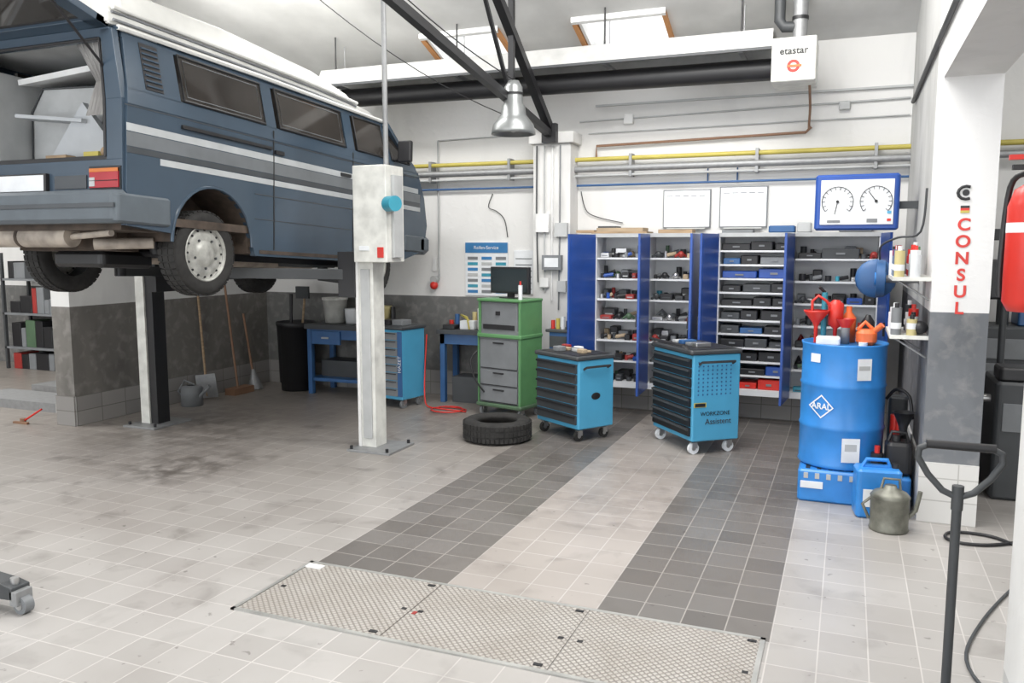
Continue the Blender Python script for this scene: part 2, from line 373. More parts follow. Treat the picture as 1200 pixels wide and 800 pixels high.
# ---------------- floor plates ----------------
TP=checker_mat()
def plates(b):
    for i in range(3):
        x0=-2.76+i*.823
        b.box(x0+.004,x0+.819,3.14,3.77,0,.006,TP)
        for sx in (x0+.04,x0+.77): b.box(sx,sx+.025,3.43,3.45,.006,.009,BLK)
        b.box(x0+.76,x0+.80,3.73,3.75,.006,.010,BLK);b.box(x0+.75,x0+.79,3.16,3.18,.006,.010,BLK)
    for y0 in (3.118,3.77): b.box(-2.782,-.278,y0,y0+.022,0,.008,ALU)
    for x0 in (-2.782,-.30): b.box(x0,x0+.022,3.118,3.792,0,.008,ALU)
    b.box(-2.76,-2.66,3.70,3.75,.006,.012,WHITE);b.box(-1.915,-1.895,3.40,3.43,.006,.009,DRED)
single('pit_cover_plates',plates)
# ---------------- van ----------------
vroot=bpy.data.objects.new('camper_van',None);bpy.context.collection.objects.link(vroot)
vroot.location=(-5.42,4.2,1.78);vroot.rotation_euler=(R(-2.7),0,0)
HW=.92
def arc(cx,cz_,r,a0,a1,n=14): return [(cx+r*math.cos(R(a0+(a1-a0)*k/n)),cz_+r*math.sin(R(a0+(a1-a0)*k/n))) for k in range(n+1)]
v=B('body_shell')
low=[(.02,.98),(.0,.16)]+[(.38,.13)]+arc(.83,.07,.43,172,8)+[(1.3,0),(2.85,0)]+arc(3.28,.05,.40,174,6)+[(3.75,.05),(4.2,.16),(4.27,.45),(4.2,.75),(4.05,1.02)]
for sx in (-1,1):
    x0,x1=(HW-.05,HW) if sx>0 else (-HW,-HW+.05)
    v.prism(low,'x',x0,x1,VAN)
    def P(y,z):
        k=(z-1.0)/.48;return (sx*(HW-.10*k*max(0,1)),y,z)
    def pan(pts,m,off=0):
        n=len(pts);o=[];i=[]
        for y,z in pts:
            p=P(y,z);o.append((p[0]+sx*off,p[1],p[2]));i.append((p[0]-sx*.03,p[1],p[2]))
        v.add(o+i,[tuple(range(n)),tuple(range(2*n-1,n-1,-1))]+[(k,n+k,n+(k+1)%n,(k+1)%n) for k in range(n)],m)
    pan([(.02,.97),(4.08,.97),(4.0,1.08),(.04,1.08)],VAN)
    pan([(.06,1.42),(3.52,1.42),(3.45,1.48),(.08,1.48)],VAN)
    pan([(.04,1.07),(.52,1.07),(.52,1.43),(.07,1.43)],VAN)
    for a,c in ((1.47,1.60),(2.66,2.80)): pan([(a,1.07),(c,1.07),(c,1.43),(a,1.43)],VAN)
    pan([(3.40,1.07),(3.50,1.07),(3.44,1.43),(3.38,1.43)],VAN)
    pan([(3.9,1.07),(4.02,1.07),(3.55,1.45),(3.47,1.45)],VAN)
    for a,c,e,g in ((.55,1.45,.55,1.45),(1.64,2.62,1.64,2.62),(2.84,3.38,2.84,3.35),(3.5,3.88,3.44,3.5)):
        pan([(a,1.09),(c,1.09),(g,1.42),(e,1.42)],GLASS,.004)
        pts=[(a,1.09),(c,1.09),(g,1.42),(e,1.42)]
        v.tube([Vector(P(*q))+Vector((sx*.006,0,0)) for q in pts],.012,BLK,6,True)
        if c-a>.6:
            ins=[(a+.04,1.125),(c-.04,1.125),(g-.04,1.39),(e+.04,1.39)]
            v.tube([Vector(P(*q))+Vector((sx*.006,0,0)) for q in ins],.004,MGREY,6,True)
    pan([(.20,1.10),(.36,1.10),(.36,1.42),(.20,1.42)],BLK,.006)
    for k in range(8):
        z=1.12+k*.037;p=P(.21,z);v.box(min(p[0],p[0]+sx*.014),max(p[0],p[0]+sx*.014),.21,.35,z,z+.012,VAN)
    def str_(y0,y1,z0,z1,m,t=.003):
        xa,xb=(HW,HW+t) if sx>0 else (-HW-t,-HW)
        v.box(xa,xb,y0,y1,z0,z1,m)
    str_(.01,4.05,.79,.842,VST);str_(.01,4.1,.69,.785,VGR);str_(.01,4.1,.645,.686,VDG);str_(.30,4.1,.595,.64,VST)
    for y in (1.53,2.73): str_(y,y+.014,.06,1.05,BLK,.004)
    str_(3.42,3.432,.45,1.05,BLK);str_(1.3,2.73,.50,.508,VDG);str_(.0,4.0,.955,.962,VDG)
    str_(1.35,2.83,.02,.05,RUST);str_(1.3,2.85,.30,.306,VDG)
    xa,xb=(HW,HW+.02) if sx>0 else (-HW-.02,-HW)
    v.box(xa,xb,.5,1.5,.885,.91,BLK);v.box(xa,xb,2.52,2.68,.80,.83,BLK);v.box(xa,xb,2.78,2.92,.80,.83,BLK)
    v.box(xa,xb,1.55,1.66,.86,.89,BLK)
    str_(3.52,3.68,.45,.58,VDG)
    for cy,cz2,r in ((.83,.07,.43),(3.28,.05,.40)):
        pts=arc(cy,cz2,r,180,0,16);n=len(pts);xi=sx*(HW-.42);xo=sx*(HW-.01)
        v.add([(xo,a,c) for a,c in pts]+[(xi,a,c) for a,c in pts],[(k,k+1,n+k+1,n+k) for k in range(n-1)]+[tuple(range(2*n-1,n-1,-1))],RUST,True)
        v.tube([(sx*HW,a,c) for a,c in pts],.014,VAN,6)
v.box(-.84,.84,.03,3.45,1.46,1.49,VAN)
v.box(-.90,.90,.0,4.1,.18,.24,RUST)
v.box(-.88,.88,1.25,2.85,.02,.18,RUST)
front=[(3.42,1.47),(4.02,1.05),(4.2,.75),(4.27,.45),(4.2,.16),(4.16,.16),(4.22,.45),(4.15,.75),(3.98,1.03),(3.40,1.43)]
v.prism(front,'x',-.90,.90,VAN)
v.add([(-.75,3.5,1.42),(.75,3.5,1.42),(.8,3.99,1.08),(-.8,3.99,1.08)],[(0,1,2,3)],GLASS,False,Matrix.Translation((0,.012,.012)))
v.rbox(-.94,.94,4.0,4.36,.12,.34,VTRIM,.1)
v.rbox(-.94,-.85,3.75,4.2,.14,.32,VTRIM,.03);v.rbox(.85,.94,3.75,4.2,.14,.32,VTRIM,.03)
for sx in (-1,1):
    v.lathe([(0,.01),(.09,.0),(.10,-.03)],PAPER,M=TR(sx*.62,4.27,.62)@Matrix.Rotation(R(-90),4,'X'))
    v.tube([(sx*.835,.03,1.475),(sx*.84,1.5,1.485),(sx*.835,3.45,1.475)],.02,VWH,6)
v.done(.004,vroot)
t=B('pop_top_roof')
def sec(y,w,zb,zt): return [(-w,y,zb),(-w-.005,y,zb+.08),(-w+.05,y,zt-.05),(-w+.16,y,zt),(w-.16,y,zt),(w-.05,y,zt-.05),(w+.005,y,zb+.08),(w,y,zb)]
S=[(-.02,.80,1.49,1.72),(.1,.81,1.49,1.80),(1.2,.81,1.49,1.82),(2.3,.80,1.49,1.78),(2.9,.78,1.49,1.70),(3.3,.74,1.48,1.56),(3.45,.70,1.47,1.49)]
vs=[];[vs.extend(sec(*q)) for q in S];fs=[]
for l in range(len(S)-1):
    for k in range(8): fs.append((l*8+k,l*8+(k+1)%8,(l+1)*8+(k+1)%8,(l+1)*8+k))
fs+= [tuple(range(8)),tuple(range(len(vs)-1,len(vs)-9,-1))]
t.add(vs,fs,VWH)
for sx in (-1,1):
    t.tube([(sx*.825,0,1.60),(sx*.83,1.2,1.60),(sx*.82,2.3,1.595),(sx*.79,3.0,1.58)],.018,VWH,6)
    t.tube([(sx*.815,0,1.57),(sx*.82,1.2,1.57),(sx*.81,2.3,1.565),(sx*.78,3.0,1.55)],.010,MGREY,6)
    t.tube([(sx*.83,0,1.515),(sx*.83,1.2,1.52),(sx*.82,2.3,1.515),(sx*.79,3.1,1.50)],.012,MGREY,6)
t.box(-.8,.8,-.03,0,1.5,1.56,VWH)
t.done(.006,vroot)
r=B('rear_end')
r.box(-.90,.90,-.01,.04,.38,.60,VAN)
r.box(-.90,-.76,-.01,.04,.60,1.0,VAN);r.box(.76,.90,-.01,.04,.60,1.0,VAN)
r.prism([(.76,1.0),(.90,1.0),(.82,1.46),(.72,1.46)],'y',-.01,.04,VAN);r.prism([(-.76,1.0),(-.90,1.0),(-.82,1.46),(-.72,1.46)],'y',-.01,.04,VAN);r.box(-.80,.80,-.01,.05,1.40,1.47,VAN)
r.tube([(-.75,-.01,.62),(-.75,-.01,1.0),(-.71,-.01,1.4),(.71,-.01,1.4),(.75,-.01,1.0),(.75,-.01,.62)],.012,BLK,6)
r.rbox(-.94,.94,-.11,.02,.17,.39,VTRIM,.05);r.rbox(.86,.945,-.1,.38,.17,.37,VTRIM,.03);r.rbox(-.945,-.86,-.1,.38,.17,.37,VTRIM,.03)
r.box(-.93,.93,-.118,-.105,.27,.30,VDG)
for sx in (-1,1):
    xa,xb=(.62,.88) if sx>0 else (-.88,-.62)
    r.box(xa,xb,-.03,0,.41,.54,TAIL);r.box(xa,xb,-.032,-.005,.515,.54,AMBER)
    r.box(xa if sx>0 else xb-.05,xa+.05 if sx>0 else xb,-.033,-.005,.42,.48,LGREY)
    r.box(xa,xb,-.034,-.03,.455,.46,BLK);r.box(xa-.012,xb+.012,-.02,-.008,.40,.555,BLK)
r.box(-.30,.20,-.045,-.01,.40,.51,PAPER);r.box(-.30,-.26,-.048,-.04,.40,.51,BLUEP);r.box(-.32,.22,-.04,-.008,.39,.52,BLK)
r.box(-.8,.8,0,.06,.60,.63,BLK);r.box(.28,.58,-.02,-.01,.41,.5,VDG);r.box(-.58,-.36,-.02,-.01,.41,.5,VDG)
r.cyl((-.75,.10,.09),(.30,.10,.09),.075,RUSTL);r.cyl((.30,.10,.09),(.75,.03,.11),.022,RUSTL);r.cyl((-.2,.10,.09),(-.17,.10,.09),.079,RUST)
r.box(-.5,.5,.3,.5,-.0,.2,RUST);r.rbox(-.22,.3,.35,.85,-.12,.0,BLK,.05)
r.cyl((-.60,.76,0),(.75,.76,0),.03,BLK);r.box(-.8,-.74,.0,.3,.08,.2,BLK)
r.cyl((.45,.15,.04),(.75,.40,.06),.04,RUSTL);r.box(-.85,.85,.02,.35,.13,.18,RUST)
r.box(.45,.53,.9,3.4,-.04,.02,BLK);r.box(-.53,-.45,.9,3.4,-.04,.02,BLK);r.cyl((0,1.0,-.02),(0,3.3,-.02),.06,RUSTL)
r.rbox(-.4,.45,2.7,3.2,-.06,.04,DGREY,.05);r.cyl((-.66,3.28,-.02),(.7,3.28,-.02),.03,BLK)
for sx in (-1,1): r.cyl((sx*.48,.7,0),(sx*.46,.62,.3),.05,BLK,n=12);r.box(sx*.46-.04,sx*.46+.04,.7,1.3,-.04,.05,BLK)
r.done(.006,vroot)
g=B('open_tailgate')
M=TR(0,-.0,1.47,0,-14)
g.box(-.78,.78,-1.05,-.55,0,.05,VAN,M);g.box(-.78,-.66,-.55,0,0,.05,VAN,M);g.box(.66,.78,-.55,0,0,.05,VAN,M);g.box(-.78,.78,-.1,0,0,.05,VAN,M)
g.box(-.66,.66,-.55,-.1,.02,.03,GLASS,M);g.box(-.6,.6,-.98,-.62,-.012,0,PANEL,M)
for sx in (-1,1): g.cyl((sx*.74,.02,1.2),(sx*.74,-.42,1.56),.010,BLK,n=8)
g.done(.006,vroot)
i=B('camper_interior')
i.box(-.85,.85,.02,2.6,.60,.63,PANEL)
i.box(-.86,-.45,.12,1.6,.63,1.30,PANEL);i.box(-.455,-.445,.12,1.6,.63,1.30,LGREY)
i.box(-.80,-.50,.10,.12,.66,1.27,WHITE)
i.box(-.62,-.52,.085,.10,.70,.96,WOOD);i.box(-.60,-.54,.08,.086,.72,.94,PALEY)
i.box(-.44,.80,1.3,1.36,.63,1.45,PANEL)
i.prism([(-.42,.63),(.10,.63),(.32,.95),(.30,1.20),(-.30,1.22),(-.42,1.05)],'y',.38,.42,LGREY)
i.tube([(-.42,.37,.63),(.10,.37,.63),(.32,.37,.95),(.30,.37,1.20),(-.30,.37,1.22),(-.42,.37,1.05)],.008,DGREY,6,True)
i.prism([(-.05,.63),(.58,.63),(.62,.70),(.30,1.05)],'y',.20,.25,PANEL)
i.prism([(.28,.66),(.70,.80),(.66,1.18),(.40,1.22)],'y',.5,.55,WHITE)
i.box(-.40,.55,.25,.75,0,.04,WHITE,TR(0,.0,1.22,0,8,-4))
i.box(-.42,.25,.15,.30,.93,.955,PANEL,TR(0,0,0,0,0,6))
i.box(.62,.85,.3,1.3,.63,1.0,PANEL);i.box(-.8,.8,.15,3.3,1.43,1.45,LGREY)
i.box(.42,.56,.10,.16,.63,.68,YEL);i.sph((.64,.10,.67),.04,WOOD);i.box(.68,.72,.08,.14,.63,.70,ORANGE);i.box(.1,.3,.06,.14,.63,.66,WOOD)
def curtain(x0,x1,y,z0,z1,tie):
    n=14;vs=[]
    for z,k in ((z1,1),(z0+(z1-z0)*.45,tie),(z0,.75)):
        for q in range(n):
            f=q/(n-1);xc=x0 if x0<0 else x1
            x=xc+((x0+(x1-x0)*f)-xc)*k;vs.append((x,y+.015*(q%2),z))
    i.add(vs,[(l*n+q,l*n+q+1,(l+1)*n+q+1,(l+1)*n+q) for l in range(2) for q in range(n-1)],CLOTH)
curtain(-.74,-.40,.07,.88,1.42,.45);curtain(.40,.74,.07,.92,1.42,.45)
i.done(0,vroot)
HUB=mat('hub_cap',(.42,.42,.39),.4,.2,var=.35,scale=14)
def wheel(nm,x,y,z,sx,lod=1):
    w=B(nm,TR(x,y,z)@Matrix.Rotation(R(90*sx),4,'Y'))
    w.lathe([(.19,-.08),(.25,-.095),(.295,-.09),(.315,-.07),(.32,-.03),(.32,.03),(.315,.07),(.295,.09),(.25,.095),(.205,.08)],RUB,n=40)
    w.lathe([(.20,-.07),(.195,-.02),(.195,.07)],DGREY,n=32)
    w.lathe([(.215,.082),(.208,.092),(.20,.075),(.19,.06),(.165,.072),(.13,.078),(.10,.07),(.09,.085),(.06,.095),(.0,.095)],HUB,n=32)
    for k in range(16):
        a=2*math.pi*k/16;w.cyl((.178*math.cos(a),.178*math.sin(a),.058),(.178*math.cos(a),.178*math.sin(a),.073),.009,BLK,n=8)
    for k in range(5):
        a=2*math.pi*k/5;w.cyl((.115*math.cos(a),.115*math.sin(a),.06),(.115*math.cos(a),.115*math.sin(a),.084),.010,DGREY,n=6)
    for k in range(40):
        a=2*math.pi*k/40
        for zz in (-.055,0,.055): w.box(-.004,.006,-.019,.019,-.02,.02,RUB,TR(.318*math.cos(a),.318*math.sin(a),zz,math.degrees(a)))
    w.done(0,vroot)
wheel('rear_wheel_right',.80,.78,-.0,1);wheel('rear_wheel_left',-.62,.80,-.0,-1)
wheel('front_wheel_right',.76,3.28,-.02,1);wheel('front_wheel_left',-.70,3.28,-.02,-1)
m_=B('side_mirror')
m_.rbox(.98,1.14,3.48,3.54,1.06,1.28,BLK,.02);m_.tube([(.90,3.55,1.08),(1.0,3.52,1.10)],.012,BLK)
m_.done(.004,vroot)
# ---------------- lift ----------------
def lift(b):
    b.box(-3.99,-3.82,6.2,6.38,.02,2.47,CREAM);b.box(-3.995,-3.965,6.19,6.39,.02,1.7,WHITE)
    b.box(-3.94,-3.85,6.185,6.2,.1,1.6,LGREY)
    b.rbox(-3.96,-3.63,6.12,6.42,1.66,2.48,CREAM,.01)
    b.cyl((-3.60,6.1,2.15),(-3.5,6.05,2.15),.065,TEAL);b.cyl((-3.63,6.15,2.15),(-3.58,6.15,2.15),.05,BLK)
    b.box(-3.72,-3.66,6.11,6.12,1.70,1.79,RED);b.box(-3.9,-3.8,6.11,6.12,1.76,1.80,PAPER)
    b.box(-3.63,-3.60,6.2,6.35,1.7,2.4,LGREY)
    b.box(-4.03,-3.60,6.05,6.5,0,.02,GALV)
    for x,y in ((-4.0,6.08),(-3.64,6.08),(-3.64,6.46)): b.cyl((x,y,.02),(x,y,.05),.015,BLK,n=8)
    b.box(-6.57,-6.46,6.2,6.40,.02,1.95,CREAM);b.box(-6.46,-6.37,6.22,6.38,.02,1.95,BLK)
    b.box(-6.66,-6.25,6.05,6.55,0,.02,GALV)
    for x in (-6.62,-6.29): b.cyl((x,6.1,.02),(x,6.1,.05),.015,BLK,n=8)
    b.box(-4.16,-3.99,6.17,6.43,1.35,1.75,BLK);b.box(-6.37,-6.26,6.17,6.43,1.35,1.68,BLK)
    def arm(p,q):
        p=Vector(p);q=Vector(q);M=Matrix.Translation((p+q)/2)@(q-p).to_track_quat('X','Z').to_matrix().to_4x4();l=(q-p).length/2
        b.box(-l,l,-.05,.05,-.045,.045,DGREY,M);b.cyl((q.x,q.y,q.z-.04),(q.x,q.y,q.z+.09),.05,BLK)
    arm((-4.1,6.25,1.55),(-4.9,5.45,1.58));arm((-4.1,6.35,1.5),(-4.9,7.0,1.50))
    arm((-6.31,6.25,1.55),(-5.93,5.45,1.58));arm((-6.31,6.35,1.5),(-5.93,7.0,1.50))
single('two_post_car_lift',lift,.003)
# ---------------- cabinets ----------------
WCAB=mat('cabinet_white',(.72,.73,.74),.45,var=.03)
def cab(name,x0,xm,x1,ns):
    b=B(name);y0,y1,z0,z1=8.5,8.885,.30,1.93
    b.box(x0,x1,y1-.02,y1,z0,z1,WCAB)
    for x in (x0,xm-.015,x1-.02): b.box(x,x+.02,y0,y1-.02,z0,z1,WCAB)
    b.box(x0,x1,y0,y1-.02,z0,z0+.06,WCAB);b.box(x0-.005,x1+.005,y0-.01,y1,z1-.04,z1,LGREY)
    for (a,c),n in zip(((x0,xm),(xm,x1)),ns):
        for k in range(1,n): 
            z=z0+.06+(z1-z0-.1)*k/n;b.box(a+.02,c-.015,y0+.03,y1-.02,z-.012,z+.006,WCAB)
    return b
def door(b,p,q,z0=.31,z1=1.92):
    p=Vector((*p,0));q=Vector((*q,0));l=(q-p).length
    M=Matrix.Translation(p)@Matrix.Rotation(math.atan2((q-p).y,(q-p).x),4,'Z')
    b.box(0,l,-.011,.011,z0,z1,CABB,M);b.box(.03,l-.03,-.014,-.011,z0+.05,z1-.05,CABB,M);b.box(.03,l-.03,.011,.014,z0+.05,z1-.05,CABB,M)
    b.box(l-.04,l-.025,-.03,-.011,1.0,1.12,BLK,M)
TOOLC=[BLK,BLK,DGREY,DGREY,CABB,MGREY,DRED,BLK,BLK,STEEL,TEAL,CARD,BLK,DGREEN,DGREY,BLK,MGREY,DGREY]
def tools(b,bays):
    for a,c,n,case in bays:
        dz=1.53/n
        for k in range(n):
            z=.36+dz*k+(.0075 if k else .001)
            for row,(ya,yb) in enumerate(((8.68,8.84),(8.54,8.66))):
                x=a+random.uniform(0,.02)
                while x<c-.05:
                    if random.random()<case:
                        w=min(random.uniform(.16,.34),c-x-.003);h=random.uniform(.45,.85)*min(dz,.12)
                        m=random.choice([BLK,DGREY,BENB,CABB,BLK,BLK,DGREY,DGREY,MGREY,BLK]) if k>0 or case<.5 else RED
                        if row==0: x+=.2;continue
                        yo=random.uniform(0,.03)
                        b.rbox(x,x+w,8.54+yo,8.82,z,z+h,m,.012);b.box(x+w*.38,x+w*.62,8.53+yo,8.54+yo,z+h*.4,z+h*.6,MGREY)
                    else:
                        w=min(random.uniform(.04,.14),c-x-.003);h=random.uniform(.04,.13 if row==0 else .07);m=random.choice(TOOLC);r_=random.random();ym=(ya+yb)/2
                        h=min(h,dz*.8)
                        if r_<.25: b.cyl((x+.01,ym,z+.022),(x+w,ym+.03,z+.02+h*.4),.02,m,n=10);b.cyl((x+.02,ym,z),(x+.02,ym,z+h),.02,random.choice(TOOLC),n=10)
                        elif r_<.60: b.rbox(x,x+w,ya,yb,z,z+h,m,.01);b.box(x+w*.2,x+w*.8,ya-.002,ya,z+h*.3,z+h*.5,random.choice([LGREY,MGREY,BLK,DGREY]))
                        elif r_<.8: b.cyl((x+w/2,ym,z),(x+w/2,ym,z+h),min(w/2,.03),m,n=12)
                        else: b.tube([(x,ya,z+.012),(x+w*.5,ym,z+h*.8),(x+w,yb-.02,z+.012)],.014,m,6);b.sph((x+w/2,ym,z+.035),.035,m,n=10)
                    x+=w+random.uniform(.0,.03)
b=cab('tool_cabinet',-2.5,-1.93,-1.40,(7,7))
door(b,(-2.5,8.5),(-2.63,8.0));door(b,(-1.92,8.5),(-1.90,7.98));door(b,(-1.40,8.5),(-1.40,8.0));tools(b,((-2.47,-1.96,7,.0),(-1.90,-1.43,7,.05)));b.done()
b=cab('tool_cabinet',-1.22,-.50,.28,(11,7))
door(b,(-1.22,8.5),(-1.31,8.02));door(b,(-.50,8.5),(-.54,8.0));door(b,(.28,8.5),(.34,8.0));tools(b,((-1.19,-.53,11,1),(-.47,.25,7,.15)));b.done()
def ctop(b):
    b.box(-2.55,-1.95,8.52,8.82,1.931,1.95,WOOD);b.box(-2.5,-2.0,8.55,8.8,1.95,1.99,CARD);b.box(-2.5,-2.3,8.6,8.8,1.99,2.01,DGREY)
    b.box(-2.75,-2.55,8.62,8.82,1.94,1.97,WOOD)
    b.box(-1.85,-1.5,8.6,8.8,1.931,1.97,WOOD);b.rbox(-.75,-.5,8.6,8.8,1.931,2.0,BENB,.02);b.rbox(-.48,-.35,8.6,8.8,1.931,2.03,LGREY,.02);b.rbox(-.1,.2,8.6,8.85,1.931,2.02,MGREY,.02)
    b.box(-1.2,-.9,8.6,8.8,1.931,1.96,MGREY)
single('cabinet_top_clutter',ctop)
for nm,x0,x1,z0,z1 in (('whiteboard',-1.86,-1.36,1.99,2.39),('whiteboard',-1.27,-.79,1.99,2.41)):
    b=B(nm);b.box(x0,x1,8.872,8.9,z0,z1,MGREY);b.box(x0+.012,x1-.012,8.866,8.873,z0+.012,z1-.012,mat('board_white',(.88,.90,.92),.25,var=.02))
    for k in range(5): b.box(x0+.04+k*.085,x0+.10+k*.085,8.864,8.867,z1-.07,z1-.062,MGREY);b.box(x0+.04+k*.085,x0+.08+k*.085,8.864,8.867,z1-.15-.02*(k%3),z1-.145-.02*(k%3),LGREY)
    b.box(x0+.05,x1-.05,8.84,8.875,z0-.012,z0,ALU);b.done()
b=B('brake_tester_display')
b.rbox(-.28,.36,7.36,7.60,1.93,2.38,CABB,.03)
b.box(-.235,.315,7.35,7.362,1.975,2.335,PAPER)
for cx in (-.105,.185):
    b.tube([(cx+.12*math.cos(R(a)),7.346,2.16+.12*math.sin(R(a))) for a in range(-40,221,10)],.0028,BLK,6)
    for k in range(14):
        a=R(-40+k*20);b.box(-.014,.014,-.002,.002,-.0018,.0018,BLK,TR(cx+.107*math.cos(a),7.346,2.16+.107*math.sin(a))@Matrix.Rotation(-a,4,'Y'))
    b.cyl((cx,7.34,2.16),(cx,7.35,2.16),.012,BLK,n=12)
b.tube([(-.105,7.342,2.16),(-.125,7.342,2.06)],.003,BLK,6);b.tube([(.185,7.342,2.16),(.125,7.342,2.24)],.003,BLK,6)
b.box(.12,.2,7.346,7.35,1.99,2.02,MGREY);b.box(-.18,-.08,7.346,7.35,1.99,2.01,MGREY);b.box(.27,.30,7.344,7.35,2.0,2.02,RED);b.box(.27,.30,7.344,7.35,2.06,2.08,TBLUE)
b.box(.2,.5,7.44,7.5,2.1,2.16,DGREY)
b.done()
# ---------------- trolleys ----------------
def caster(b,x,y,m=LGREY):
    b.cyl((x-.014,y,.05),(x+.014,y,.05),.05,RUB if m is None else m,n=18);b.box(x-.025,x+.025,y-.02,y+.03,.055,.105,STEEL);b.cyl((x-.016,y,.05),(x+.016,y,.05),.02,STEEL,n=10)
def trolley(name,M,w,d,h,nd,front,cmat,extra=None):
    b=B(name,M);x=w/2;y=d/2
    b.rbox(-x,x,-y+.02,y,.12,h-.04,TBLUE,.015)
    b.rbox(-x-.012,x+.012,-y-.01,y+.015,h-.04,h,DGREY,.02);b.box(-x+.03,x-.03,-y+.03,y-.03,h,h+.004,BLK)
    z=.16;dh=(h-.07-z)/nd
    for k in range(nd):
        b.box(-x+.025,x-.025,-y,-y+.03,z+k*dh+.006,z+(k+1)*dh-.006,front)
        b.box(-x+.03,x-.03,-y-.018,-y,z+(k+1)*dh-.028,z+(k+1)*dh-.01,BLK if front is DGREY else DGREY)
    for sx in (-1,1):
        for sy in (-1,1): caster(b,sx*(x-.06),sy*(y-.07),cmat)
    b.tube([(x,-y+.08,h-.12),(x+.04,-y+.08,h-.10),(x+.04,y-.08,h-.10),(x,y-.08,h-.12)],.011,BLK,8)
    if extra: extra(b,x,y,h)
    return b.done(.002)
def ex1(b,x,y,h):
    b.sph((x+.003,.0,.42),.055,BLK,(.05,1,.6));random.seed(3)
    for k in range(9):
        px=random.uniform(-x+.08,x-.08);py=random.uniform(-y+.08,y-.08)
        b.rbox(px-.04,px+.05,py-.03,py+.03,h+.003,h+random.uniform(.02,.05),random.choice([WOOD,LGREY,DRED,MGREY,CARD,PAPER]),.01)
trolley('tool_trolley',TR(-2.386,7.45,0,-33),.64,.445,.80,6,DGREY,None,ex1)
def ex2(b,x,y,h):
    for a in range(8):
        for c in range(9): b.cyl((x,-.17+a*.045,.53+c*.035),(x+.003,-.17+a*.045,.53+c*.035),.008,BENB,n=6)
    b.text('WORKZONE',.05,BLK,TR(x+.004,0,.36)@Matrix.Rotation(R(90),4,'Z')@FACEY)
    b.box(x,x+.004,-.21,-.09,.42,.46,YEL);b.box(x,x+.005,-.2,-.1,.425,.455,BLK)
    b.text('Assistent',.07,DGREY,TR(x+.004,.03,.29)@Matrix.Rotation(R(90),4,'Z')@FACEY)
    for k in range(4): b.rbox(-.25+k*.12,-.17+k*.12,-.1,.05,h+.003,h+.03+.01*(k%2),(LGREY,BENB,MGREY,STEEL)[k],.01)
    b.tube([(-x+.05,-y,h+.01),(-x+.05,-y-.05,h+.04),(x-.05,-y-.05,h+.04),(x-.05,-y,h+.01)],.012,BLK,8)
trolley('tool_trolley',TR(-1.245,7.45,0,-50),.715,.485,.915,8,BLK,PAPER,ex2)
b=B('diagnostic_cart',TR(-3.31,8.1,0,-14))
for sx in (-1,1):
    for sy in (-1,1): caster(b,sx*.25,sy*.15,MGREY)
b.rbox(-.30,.30,-.22,.22,.10,.14,DGREEN,.02)
b.rbox(-.28,.27,-.18,.18,.14,.92,MGREY,.01);b.box(.25,.28,-.20,.19,.14,1.24,GREEN);b.box(-.285,-.27,-.20,-.1,.14,.9,GREEN)
b.rbox(-.29,.29,-.21,.20,.84,.88,GREEN,.015)
for z0,z1 in ((.16,.32),(.34,.50),(.52,.82)): b.box(-.25,.23,-.195,-.18,z0,z1,MGREY);b.box(-.08,.06,-.205,-.195,z1-.04,z1-.025,BLK);b.box(-.25,.23,-.198,-.195,z0-.008,z0,BLK)
b.rbox(-.26,.23,-.18,.18,.90,1.22,MGREY,.02);b.box(-.22,.19,-.19,-.18,.93,.98,BLK);b.box(-.05,.0,-.195,-.18,1.08,1.12,BLK);b.box(-.28,-.25,-.19,.18,.88,1.24,GREEN)
b.rbox(-.29,.29,-.21,.20,1.22,1.25,GREEN,.015)
b.rbox(-.25,.25,-.02,.03,1.30,1.58,BLK,.01);b.box(-.23,.23,-.025,-.019,1.32,1.56,SCREEN);b.box(-.04,.04,.0,.03,1.25,1.32,BLK)
b.box(-.1,.1,-.06,.08,1.248,1.26,BLK);b.cyl((.24,-.15,1.25),(.24,-.15,1.40),.022,PAPER,n=12);b.cyl((.24,-.15,1.40),(.24,-.15,1.44),.010,RED,n=8)
b.tube(sm([(-.29,-.16,.70),(-.33,-.26,.6),(-.28,-.26,.4),(-.2,-.2,.25)]),.010,BLK)
b.done(.003)
b=B('parts_cart',TR(-2.78,8.28,0,-10))
b.rbox(-.10,.12,-.12,.12,.14,.9,BENB,.01);b.rbox(-.13,.15,-.15,.15,.9,.93,DGREY,.01)
for k in range(5): b.box(-.09,.11,-.13,-.12,.18+k*.14,.30+k*.14,DGREY)
for sx in (-1,1):
    for sy in (-1,1): caster(b,.01+sx*.08,sy*.08,MGREY)
for k in range(4): b.cyl((-.09+k*.06,-.05,.93),(-.09+k*.06,-.05,1.02+.02*(k%3)),.022,(RED,YEL,PAPER,BLK)[k],n=12)
b.done(.002)
b=B('car_tyre',TR(-2.99,7.0,.10))
b.lathe([(.19,-.085),(.24,-.10),(.29,-.095),(.315,-.07),(.32,0),(.315,.07),(.29,.095),(.24,.10),(.19,.085),(.185,.05),(.25,.02),(.25,-.02),(.185,-.05),(.19,-.085)],RUB,n=48)
for k in range(48):
    a=2*math.pi*k/48
    for zz in (-.055,0,.055): b.box(-.004,.006,-.016,.016,-.02,.02,RUB,TR(.318*math.cos(a),.318*math.sin(a),zz,math.degrees(a)))
b.done()
